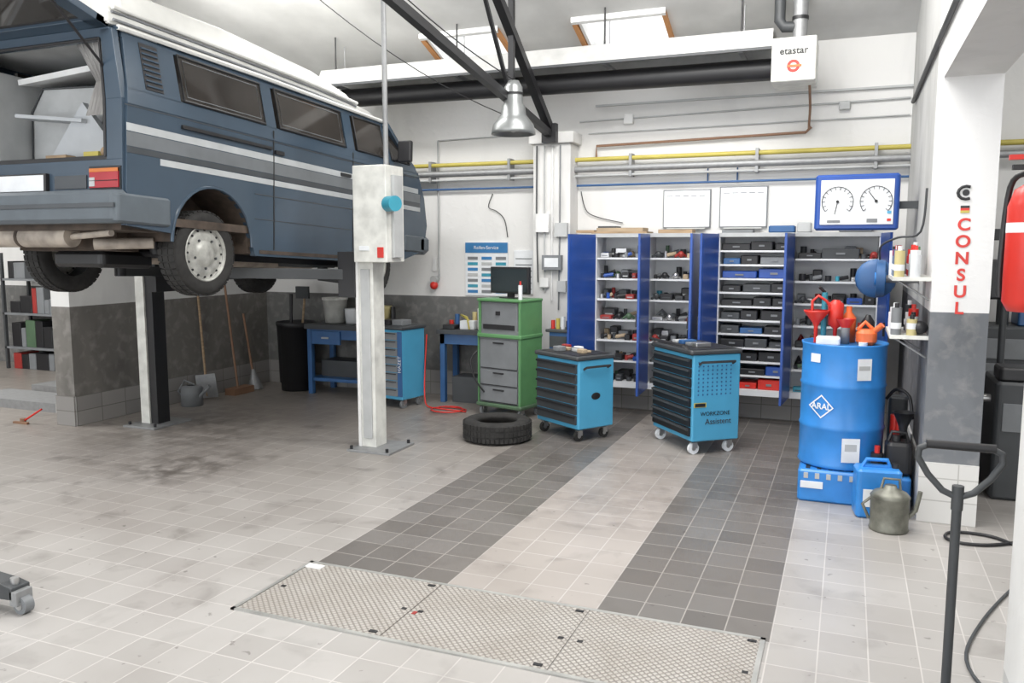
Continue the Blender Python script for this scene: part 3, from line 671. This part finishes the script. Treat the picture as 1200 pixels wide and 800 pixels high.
# ---------------- workbenches ----------------
b=B('workbench')
b.box(-6.1,-5.0,8.3,8.86,.80,.86,DGREY)
for x in (-6.08,-5.08):
    for y in (8.33,8.79): b.box(x,x+.06,y,y+.06,0,.80,BENB)
b.box(-6.07,-5.04,8.34,8.40,.68,.80,BENB);b.box(-6.07,-5.04,8.35,8.82,.16,.20,BENB);b.box(-6.0,-5.3,8.5,8.8,.2,.4,DGREY)
b.box(-6.0,-5.6,8.31,8.34,.62,.78,BENB);b.box(-5.85,-5.75,8.29,8.31,.69,.71,STEEL)
b.done(.003)
b=B('workbench');b.box(-4.35,-3.62,8.4,8.86,.80,.85,DGREY)
for x in (-4.33,-3.7):
    for y in (8.45,8.78): b.box(x,x+.06,y,y+.06,0,.80,BENB)
b.box(-4.33,-3.65,8.45,8.5,.68,.80,BENB);b.box(-4.2,-3.8,8.5,8.8,.0,.3,DGREY);b.done(.003)
b=B('tool_trolley',TR(-4.68,8.12,0,-10))
b.rbox(-.25,.21,-.2,.2,.1,.88,TBLUE,.01);b.rbox(-.27,.23,-.22,.22,.88,.92,DGREY,.02)
for k in range(8): b.box(-.23,.15,-.215,-.2,.14+k*.09,.14+k*.09+.08,MGREY);b.box(-.21,.13,-.225,-.215,.205+k*.09,.213+k*.09,BLK)
b.box(.15,.21,-.21,-.2,.14,.86,BENB);b.text('HAZET',.06,PAPER,TR(.18,-.214,.5)@Matrix.Rotation(R(-90),4,'Y')@FACEY)
for sx in (-1,1):
    for sy in (-1,1): caster(b,-.02+sx*.19,sy*.14,MGREY)
b.rbox(-.2,-.05,-.1,.1,.92,.97,BLK,.01);b.rbox(.0,.15,-.12,.05,.92,.98,MGREY,.01)
b.done(.002)
def bcl(b):
    b.lathe([(0,.862),(.12,.862),(.15,1.14),(.158,1.14),(.158,1.17),(.0,1.175)],CREAM,(-5.85,8.6,0))
    b.lathe([(0,.862),(.10,.862),(.11,1.02),(.115,1.04),(0,1.04)],PAPER,(-5.58,8.6,0))
    b.lathe([(0,.862),(.12,.862),(.15,1.05),(.155,1.08),(.14,1.08),(.0,1.0)],PALEY,(-5.22,8.6,0))
    b.cyl((-5.03,8.6,.862),(-5.03,8.6,1.08),.03,BLK,n=12)
    random.seed(4)
    for k in range(9):
        x=-4.3+k*.075;h=random.uniform(.05,.2);b.cyl((x,8.7,.852),(x,8.7,.85+h),.028,random.choice([RED,PAPER,DGREY,BENB,BLK,TEAL,PALEY]),n=10)
    b.rbox(-4.1,-3.92,8.5,8.62,.852,.95,PAPER,.01);b.rbox(-3.88,-3.68,8.5,8.66,.852,1.10,CREAM,.02)
    b.rbox(-4.3,-4.15,8.46,8.6,.852,.90,BLK,.01)
    b.tube([(-4.0,8.55,.95),(-4.08,8.5,1.02),(-3.98,8.45,1.0),(-3.95,8.44,.86)],.01,YEL)
single('workbench_clutter',bcl)
b=B('trash_bin')
b.lathe([(.0,0),(.2,0),(.235,.80),(.25,.82),(.25,.86),(.24,.86),(.22,.1),(0,.05)],BLK,(-6.40,8.55,0),n=24)
b.cyl((-6.35,8.5,.1),(-6.25,8.55,1.28),.014,WOOD,n=8);b.cyl((-6.5,8.55,.1),(-6.5,8.6,1.2),.02,BLK,n=8);b.box(-6.38,-6.2,8.53,8.57,1.15,1.3,DGREY)
b.done()
b=B('shovel');b.cyl((-6.95,7.55,.04),(-7.08,7.6,1.35),.015,WOOD,n=8);b.box(-.12,.12,-.01,.01,-.14,.14,GALV,TR(-6.95,7.55,.16,20,0,-6));b.done()
b=B('push_broom');b.cyl((-6.88,8.0,.05),(-7.08,8.05,1.45),.014,BROWN,n=8);b.box(-6.95,-6.8,7.85,8.2,.0,.08,BROWN);b.done()
b=B('hand_shovel');b.cyl((-6.92,8.35,.1),(-7.08,8.38,.95),.014,BROWN,n=8);b.cyl((-6.9,8.35,.0),(-6.93,8.35,.25),.1,GALV,.02,n=12);b.done()
b=B('watering_can',TR(-6.85,7.2,0))
b.lathe([(0,0),(.12,0),(.12,.2),(.11,.22),(.05,.23)],MGREY);b.cyl((.08,0,.08),(.26,0,.24),.02,MGREY,n=10);b.tube([(-.11,0,.05),(-.2,0,.15),(-.1,0,.28),(.05,0,.24)],.01,MGREY);b.done()
b=B('wall_poster');b.box(-4.2,-3.66,8.88,8.9,1.22,1.84,PAPER);b.box(-4.2,-3.66,8.876,8.88,1.72,1.84,BLUEP)
for a in range(3):
    for c in range(7): b.box(-4.17+a*.18,-4.04+a*.18,8.876,8.88,1.25+c*.065,1.285+c*.065,(BLUEP,TEAL,MGREY,LGREY)[(a*2+c)%4])
b.text('Reifen-Service',.055,PAPER,TR(-3.93,8.874,1.78)@FACEY);b.done()
b=B('wall_notice');b.box(-3.58,-3.34,8.88,8.9,1.25,1.75,PAPER)
for k in range(6): b.box(-3.56,-3.36,8.877,8.88,1.3+k*.07,1.31+k*.07,MGREY)
b.done()
b=B('electrical_box');b.box(-3.12,-2.9,8.55,8.62,1.54,1.70,MGREY);b.box(-3.09,-2.93,8.545,8.55,1.57,1.67,PAPER)
b.box(-3.2,-3.05,8.57,8.62,1.95,2.15,WHITE);b.box(-2.98,-2.84,8.57,8.62,1.9,2.05,LGREY);b.box(-3.15,-3.05,8.57,8.62,1.35,1.45,WHITE);b.box(-2.95,-2.85,8.57,8.62,1.3,1.42,LGREY)
for k in range(4): b.tube([(-3.2+k*.09,8.6,2.88),(-3.2+k*.09,8.6,2.1),(-3.18+k*.08,8.6,1.4-.1*k)],.008,(DGREY,LGREY,WHITE,MGREY)[k],6)
b.done()
b=B('wall_thermometer');b.box(-4.63,-4.58,8.87,8.9,1.5,1.66,WHITE);b.cyl((-4.6,8.82,1.40),(-4.6,8.9,1.40),.045,LGREY);b.sph((-4.6,8.84,1.33),.05,RED);b.done()
b=B('power_cable')
b.tube(sm([(-3.85,8.89,2.4),(-3.9,8.88,2.25),(-3.8,8.88,2.2),(-3.7,8.88,2.1),(-3.66,8.88,1.9)]),.005,BLK,6);b.done()
b=B('power_cable')
b.tube(sm([(-2.78,8.88,2.4),(-2.72,8.87,2.2),(-2.6,8.88,2.12),(-2.3,8.88,2.05)]),.005,BLK,6);b.done()
# ---------------- right side ----------------
b=B('spill_pallet')
b.rbox(-.27,.46,6.06,6.78,0,.23,DRUMB,.03)
for k in range(9): b.box(-.22+k*.075,-.19+k*.075,6.1,6.74,.23,.234,BLK)
for k in range(9): b.box(-.23+k*.075,-.20+k*.075,6.055,6.062,.17,.21,LGREY)
b.box(-.25,-.1,6.053,6.06,.10,.15,PAPER)
b.done(.004)
b=B('oil_drum',TR(.0,6.38,.236))
b.lathe([(0,0),(.285,0),(.292,.01),(.285,.03),(.285,.27),(.293,.285),(.285,.30),(.285,.57),(.293,.585),(.285,.60),(.285,.85),(.292,.87),(.292,.88),(.28,.88),(.28,.865),(0,.865)],DRUMB,n=48)
def onc(a,z): return Matrix.Rotation(R(a),4,'Z')@Matrix.Translation((0,-.289,z))
b.add([(0,0,.085),(.095,0,0),(0,0,-.085),(-.095,0,0),(0,0,.073),(.082,0,0),(0,0,-.073),(-.082,0,0)],[(0,1,5,4),(1,2,6,5),(2,3,7,6),(3,0,4,7)],PAPER,False,onc(-28,.44))
b.text('ARAL',.06,PAPER,onc(-28,.44)@FACEY,.001)
b.box(-.05,.05,0,.004,-.08,.07,PAPER,onc(28,.72));b.box(-.04,.04,-.001,.0,-.01,.02,LGREY,onc(28,.72));b.box(-.06,.06,0,.004,-.08,.09,PAPER,onc(14,.14));b.box(-.04,.04,-.001,0,.0,.05,LGREY,onc(14,.14))
b.cyl((.12,-.1,.865),(.12,-.1,.89),.03,PAPER)
b.box(-.04,.04,0,.004,-.03,.03,PAPER,onc(-40,.78))
b.done()
b=B('funnels_and_jugs',TR(-.03,6.38,1.102))
b.rbox(-.16,.0,-.20,-.08,.0,.06,PAPER,.02)
b.lathe([(.012,.0),(.015,.12),(.03,.15),(.085,.22),(.09,.235),(.08,.235)],RED,(-.17,.0,0));b.lathe([(.012,.0),(.015,.1),(.05,.13),(.055,.28),(.02,.31)],RED,(-.04,.05,.0))
b.tube([(-.2,0,.2),(-.2,0,.3),(-.16,0,.34),(-.1,0,.30),(-.05,.03,.2)],.010,RED);b.cyl((-.12,.1,0),(-.12,.1,.36),.02,TEAL,n=12);b.cyl((-.12,.1,.36),(-.16,.08,.40),.012,BLK,n=8)
b.rbox(.10,.24,-.10,.06,.0,.11,ORANGE,.05);b.tube([(.11,0,.10),(.16,0,.16),(.22,0,.10)],.014,ORANGE);b.cyl((.2,-.05,.08),(.27,-.08,.15),.02,ORANGE)
b.lathe([(0,.0),(.05,0),(.05,.18),(.02,.22),(.02,.26)],ORANGE,(.05,.12,0));b.lathe([(0,0),(.045,0),(.045,.15),(.015,.2)],BLK,(.18,.14,0))
b.lathe([(0,0),(.03,0),(.03,.12),(.012,.15)],MGREY,(.03,-.02,0));b.lathe([(.02,.1),(.06,.17),(.065,.18)],RED,(.03,-.02,0))
b.done()
b=B('jerrycan',TR(.24,5.92,0,8))
b.rbox(-.14,.14,-.1,.1,0,.33,DRUMB,.03);b.box(-.08,.08,-.012,.012,.33,.345,DRUMB);b.tube([(-.1,0,.32),(-.07,0,.38),(.06,0,.38),(.08,0,.32)],.014,DRUMB);b.cyl((.11,0,.32),(.11,0,.36),.025,BLK)
b.box(-.1,.03,-.103,-.1,.08,.2,PAPER);b.done(.004)
b=B('oil_can',TR(.31,5.64,0))
b.lathe([(0,0),(.115,0),(.12,.01),(.115,.02),(.115,.21),(.12,.22),(.10,.245),(.04,.27),(.035,.29),(0,.29)],OLIVE);b.tube([(.10,0,.08),(.15,0,.14),(.17,-.02,.27)],.014,OLIVE);b.tube([(-.11,0,.2),(-.16,0,.15),(-.12,0,.06)],.01,OLIVE);b.tube([(-.06,0,.24),(-.04,0,.33),(.05,0,.33),(.06,0,.24)],.009,OLIVE)
b.done()
def misc(b):
    b.rbox(.29,.46,6.1,6.3,.236,.46,BLK,.04);b.cyl((.36,6.2,.46),(.36,6.2,.5),.03,BLK);b.tube([(.31,6.2,.45),(.33,6.2,.52),(.42,6.2,.52),(.44,6.2,.45)],.012,BLK)
    b.lathe([(0,0),(.07,0),(.08,.17),(0,.17)],OLIVE,(.38,6.42,.236));b.cyl((.4,6.55,.236),(.4,6.55,.55),.05,DGREY);b.cyl((.36,6.42,.4),(.36,6.42,.6),.035,RED)
    b.rbox(.32,.45,6.60,6.74,.236,.7,DGREY,.03);b.cyl((.38,6.35,.236),(.38,6.35,.62),.02,RED,n=10)
    b.cyl((.24,6.12,.236),(.24,6.12,.38),.04,BLK,n=14);b.cyl((.24,6.12,.38),(.24,6.12,.43),.018,RED,n=10)
    b.lathe([(.02,.50),(.03,.56),(.07,.66),(.075,.66)],BLK,(.40,6.22,0));b.tube(sm([(.3,6.5,.7),(.36,6.45,.78),(.44,6.4,.74),(.46,6.3,.6)]),.012,BLK)
single('oil_containers',misc)
def shelf(b):
    for z in (1.60,1.22):
        b.box(.27,.5,5.93,6.55,z-.025,z,CREAM)
        for y in (6.0,6.45): b.tube([(.495,y,z-.15),(.30,y,z-.025)],.007,GALV,6)
    random.seed(11);cols=[PAPER,RED,BENB,PAPER,GREEN,TEAL,RED,PALEY,LGREY,BLK,MGREY]
    for z,n in ((1.60,7),(1.22,6)):
        for row in range(2):
            for k in range(n):
                x=.31+row*.10+random.uniform(-.01,.01);y=5.97+k*.085;h=random.uniform(.12,.21) if z>1.5 else random.uniform(.10,.18);m=random.choice(cols)
                b.cyl((x,y,z),(x,y,z+h),.032,m,n=14);b.cyl((x,y,z+h),(x,y,z+h+.03),.014,random.choice([BLK,PAPER,RED]),n=10);b.cyl((x,y,z+.04),(x,y,z+.08),.0326,PAPER,n=14,cap=False)
    b.sph((.45,5.985,1.27),.05,BLK,(1.,1,.9))
single('shelf_with_spray_cans',shelf)
b=B('hose_reel')
b.cyl((.20,6.95,1.55),(.26,6.95,1.55),.14,BENB);b.cyl((.19,6.95,1.55),(.27,6.95,1.55),.05,DRUMB);b.cyl((.26,6.95,1.55),(.498,6.95,1.55),.03,GALV)
b.sph((.2,6.98,1.55),.15,BENB,(1,.3,1))
b.tube(sm([(.22,6.9,1.7),(.22,6.75,1.80),(.32,6.6,1.86),(.46,6.5,1.9),(.485,6.5,2.2)]),.008,DGREY)
b.done()
b=B('pillar_lettering')
for k,ch in enumerate('CONSUL'): b.text(ch,.105,RED,TR(.66,5.897,1.93-k*.105)@FACEY,.003)
b.tube([(.66+.045*math.cos(a/12*6.283),5.896,2.13+.04*math.sin(a/12*6.283)) for a in range(2,11)],.010,BLK,6);b.cyl((.66,5.896,2.13),(.66,5.9,2.13),.02,BLK)
b.box(.635,.685,5.895,5.9,2.035,2.05,BLK);b.box(.635,.685,5.895,5.9,2.02,2.035,RED);b.box(.635,.685,5.895,5.9,2.005,2.02,YEL)
b.done()
b=B('fire_extinguisher',TR(.52,2.94,0))
b.lathe([(0,1.60),(.06,1.60),(.076,1.63),(.076,1.92),(.06,1.97),(.03,1.99),(.025,2.02),(0,2.02)],RED,n=32)
b.cyl((0,0,2.0),(0,0,2.04),.025,BLK);b.box(-.07,.03,-.012,.012,2.03,2.045,BLK);b.box(-.08,.02,-.01,.01,2.06,2.075,RED);b.tube(sm([(-.03,0,2.02),(-.065,.05,1.98),(-.078,.05,1.75),(-.075,.05,1.64)]),.009,BLK)
b.lathe([(.0765,1.84),(.0765,1.87)],PAPER,n=32);b.box(-.01,.04,-.12,-.07,1.75,1.8,BLK);b.done()
b=B('pallet_jack',TR(.36,2.95,0))
b.cyl((0,0,.18),(0,0,.98),.015,DGREY,n=12);b.cyl((-.0,0,.95),(0,0,1.03),.018,DGREY,n=12)
lp=[(0,.99),(-.045,1.01),(-.09,1.06),(-.122,1.115),(-.118,1.145),(-.09,1.158),(0,1.162),(.09,1.158),(.118,1.145),(.122,1.115),(.09,1.06),(.045,1.01)]
b.tube([(x,0,z) for x,z in lp],.011,DGREY,10,True);b.cyl((-.10,0,1.16),(.10,0,1.16),.0145,BLK,n=12)
b.cyl((0,-.05,.12),(0,-.05,.34),.04,DGREY);b.box(-.11,.11,-.2,-.02,.14,.20,DGREY)
for x in (-.06,.06): b.cyl((x-.025,0,.085),(x+.025,0,.085),.085,RUB,n=24)
b.box(-.03,.03,.0,.06,.1,.2,STEEL);b.box(-.13,-.07,.02,.08,.16,.18,DGREY)
for x in (-.25,.0): b.rbox(x,x+.12,-1.35,-.18,.06,.11,DGREY,.03);b.cyl((x+.03,-1.2,.04),(x+.09,-1.2,.04),.04,RUB)
b.box(-.25,.12,-.24,-.16,.06,.24,DGREY)
b.done(.003)
b=B('engine_crane')
b.prism([(-4.6,.10),(-3.80,.07),(-3.72,.075),(-3.72,.135),(-3.80,.15),(-4.6,.20)],'y',2.66,2.76,DGREY)
b.cyl((-3.70,2.68,.045),(-3.70,2.73,.045),.045,MGREY,n=20);b.cyl((-3.70,2.675,.045),(-3.70,2.735,.045),.022,STEEL,n=12);b.box(-3.74,-3.69,2.66,2.75,.045,.12,GALV);b.cyl((-3.76,2.71,.13),(-3.76,2.71,.17),.02,STEEL)
b.cyl((-4.5,2.70,.045),(-4.5,2.75,.045),.045,RUB);b.box(-4.6,-4.5,1.9,3.0,.1,.2,DGREY)
b.box(-4.62,-4.5,2.6,2.8,.2,1.6,DGREY)
b.cyl((-4.56,1.95,.045),(-4.52,1.95,.045),.1*.45,RUB);b.cyl((-4.56,2.95,.045),(-4.52,2.95,.045),.045,RUB);b.box(-4.58,-4.5,1.92,1.98,.05,.12,GALV);b.box(-4.58,-4.5,2.92,2.98,.05,.12,GALV)
b.done(.004)
b=B('air_hose')
pts=[(-4.25,8.05,.012)]
for k in range(16): a=k*.6;pts.append((-4.0+.22*math.cos(a)*(1-k*.02),7.98+.16*math.sin(a),.012+.001*k))
b.tube(pts,.008,RED,6);b.tube(sm([(-4.42,8.3,.8),(-4.40,8.2,.3),(-4.35,8.12,.05),(-4.25,8.05,.012)]),.008,RED,6);b.done()
b=B('floor_cable')
b.tube(sm([(1.0,5.62,.012),(.85,5.52,.012),(.70,5.50,.012),(.63,5.57,.012),(.66,5.68,.012),(.78,5.72,.012),(.92,5.68,.012),(1.05,5.5,.012)]),.010,BLK,6)
b.done()
b=B('floor_cable')
b.tube(sm([(1.1,5.3,.01),(.85,4.8,.01),(.65,4.3,.01),(.55,3.9,.01),(.62,3.6,.01),(.8,3.5,.01)]),.008,DGREY,6);b.done()
# ---------------- neighbouring room (right) ----------------
b=B('tyre_stack')
for k in range(2): b.lathe([(.19,-.09),(.29,-.10),(.32,-.06),(.32,.06),(.29,.10),(.19,.09),(.25,0),(.19,-.09)],RUB,(2.5,7.5,.10+k*.2),n=32)
b.done()
def mach(b):
    b.rbox(1.0,1.9,8.3,8.8,.0,1.1,DGREY,.04);b.rbox(1.4,1.9,8.35,8.7,1.1,1.35,BENB,.02);b.cyl((1.3,8.5,1.1),(1.3,8.5,1.9),.05,DGREY);b.box(1.1,1.5,8.4,8.6,1.85,1.95,BLK)
    for k in range(4): b.box(1.05,1.85,8.29,8.3,.15+k*.22,.33+k*.22,MGREY)
single('parts_washer',mach,.004)
def pip(b):
    b.cyl((.83,8.8,2.735),(6,8.8,2.735),.026,YEL,n=10);b.cyl((.83,8.78,2.63),(6,8.78,2.63),.036,GALV,n=10);b.cyl((1.0,8.85,2.2),(1.0,8.85,0.3),.014,BLK,n=8)
single('service_pipes',pip)
b=B('wheel_balancer',TR(1.20,6.9,0));b.rbox(-.2,.35,-.3,.3,0,.85,DGREY,.04);b.rbox(-.18,.33,-.28,.0,.85,.95,BLK,.03);b.cyl((-.2,-.1,.7),(-.32,-.1,.7),.03,STEEL);b.cyl((-.1,.25,.85),(-.1,.25,1.45),.025,DGREY);b.rbox(-.25,.2,.2,.28,1.4,1.7,BLK,.03)
b.box(-.15,.1,-.31,-.30,.5,.7,MGREY);b.done(.004)
# ---------------- left bay ----------------
b=B('ramp_plates');b.box(-9.3,-7.9,6.3,6.8,0,.10,GALV);b.box(-9.3,-7.9,7.1,7.6,0,.10,GALV)
b.prism([(-7.9,.0),(-7.9,.10),(-7.65,0)],'y',6.3,6.8,ALU);b.done()
b=B('jack_handle');b.cyl((-7.75,5.8,.02),(-7.5,5.82,.16),.010,RED,n=8);b.cyl((-7.75,5.8,.0),(-7.75,5.8,.05),.03,BROWN,n=8);b.box(-7.85,-7.65,5.76,5.79,0,.02,BROWN);b.done()
b=B('storage_rack')
for z in (.3,.8,1.3): b.box(-11.5,-7.9,8.4,8.85,z,z+.03,MGREY)
for x in (-11.5,-9.7,-7.93):
    for y in (8.4,8.81): b.box(x,x+.04,y,y+.04,0,1.7,DGREY)
random.seed(5)
for z in (.33,.83,1.33,.0):
    x=-11.4
    while x<-8.1: w=random.uniform(.08,.25);b.rbox(x,x+w,8.45,8.75,z,z+random.uniform(.15,.42 if z>0 else .25),random.choice([BLK,DGREEN,DGREY,MGREY,DGREY,DRED,BLK,MGREY,BLK]),.01);x+=w+.01
b.done()
# ---------------- camera ----------------
cd=bpy.data.cameras.new('camera');cam=bpy.data.objects.new('camera',cd);bpy.context.collection.objects.link(cam)
cam.location=(0,0,1.8);cam.rotation_euler=(R(83.4),0,R(22.1));cd.sensor_width=36;cd.lens=967/1200*36;cd.clip_start=.02
bpy.context.scene.camera=cam
# ---------------- light ----------------
w=bpy.data.worlds.new('sky');bpy.context.scene.world=w;w.use_nodes=True
bg=w.node_tree.nodes['Background'];bg.inputs[0].default_value=(.95,.975,1,1);bg.inputs[1].default_value=2.6
def area(x,y,z,sx,sy,p,rx=0,rz=0,col=(1,.985,.96)):  # added fill lights below the closed ceiling, no skylight openings above them
    l=bpy.data.lights.new('added_fill_light','AREA');l.shape='RECTANGLE';l.size=sx;l.size_y=sy;l.energy=p;l.color=col
    o=bpy.data.objects.new('added_fill_light',l);o.location=(x,y,z);o.rotation_euler=(R(rx),0,R(rz));bpy.context.collection.objects.link(o)
area(-1.2,4.4,4.86,2.4,1.2,140);area(-5.2,2.6,4.86,3,1.2,110);area(-1.2,1.2,4.86,2.4,1.2,60)
area(-1.3,6.6,4.55,2.4,.8,120,20);area(-5.0,6.9,4.4,3.0,.6,80,20)
area(2.8,5.8,4.8,2,1.5,130);area(-10,5,4.8,2.4,1.5,220)
sc=bpy.context.scene;sc.view_settings.view_transform='Standard'
sc.view_settings.exposure=.22
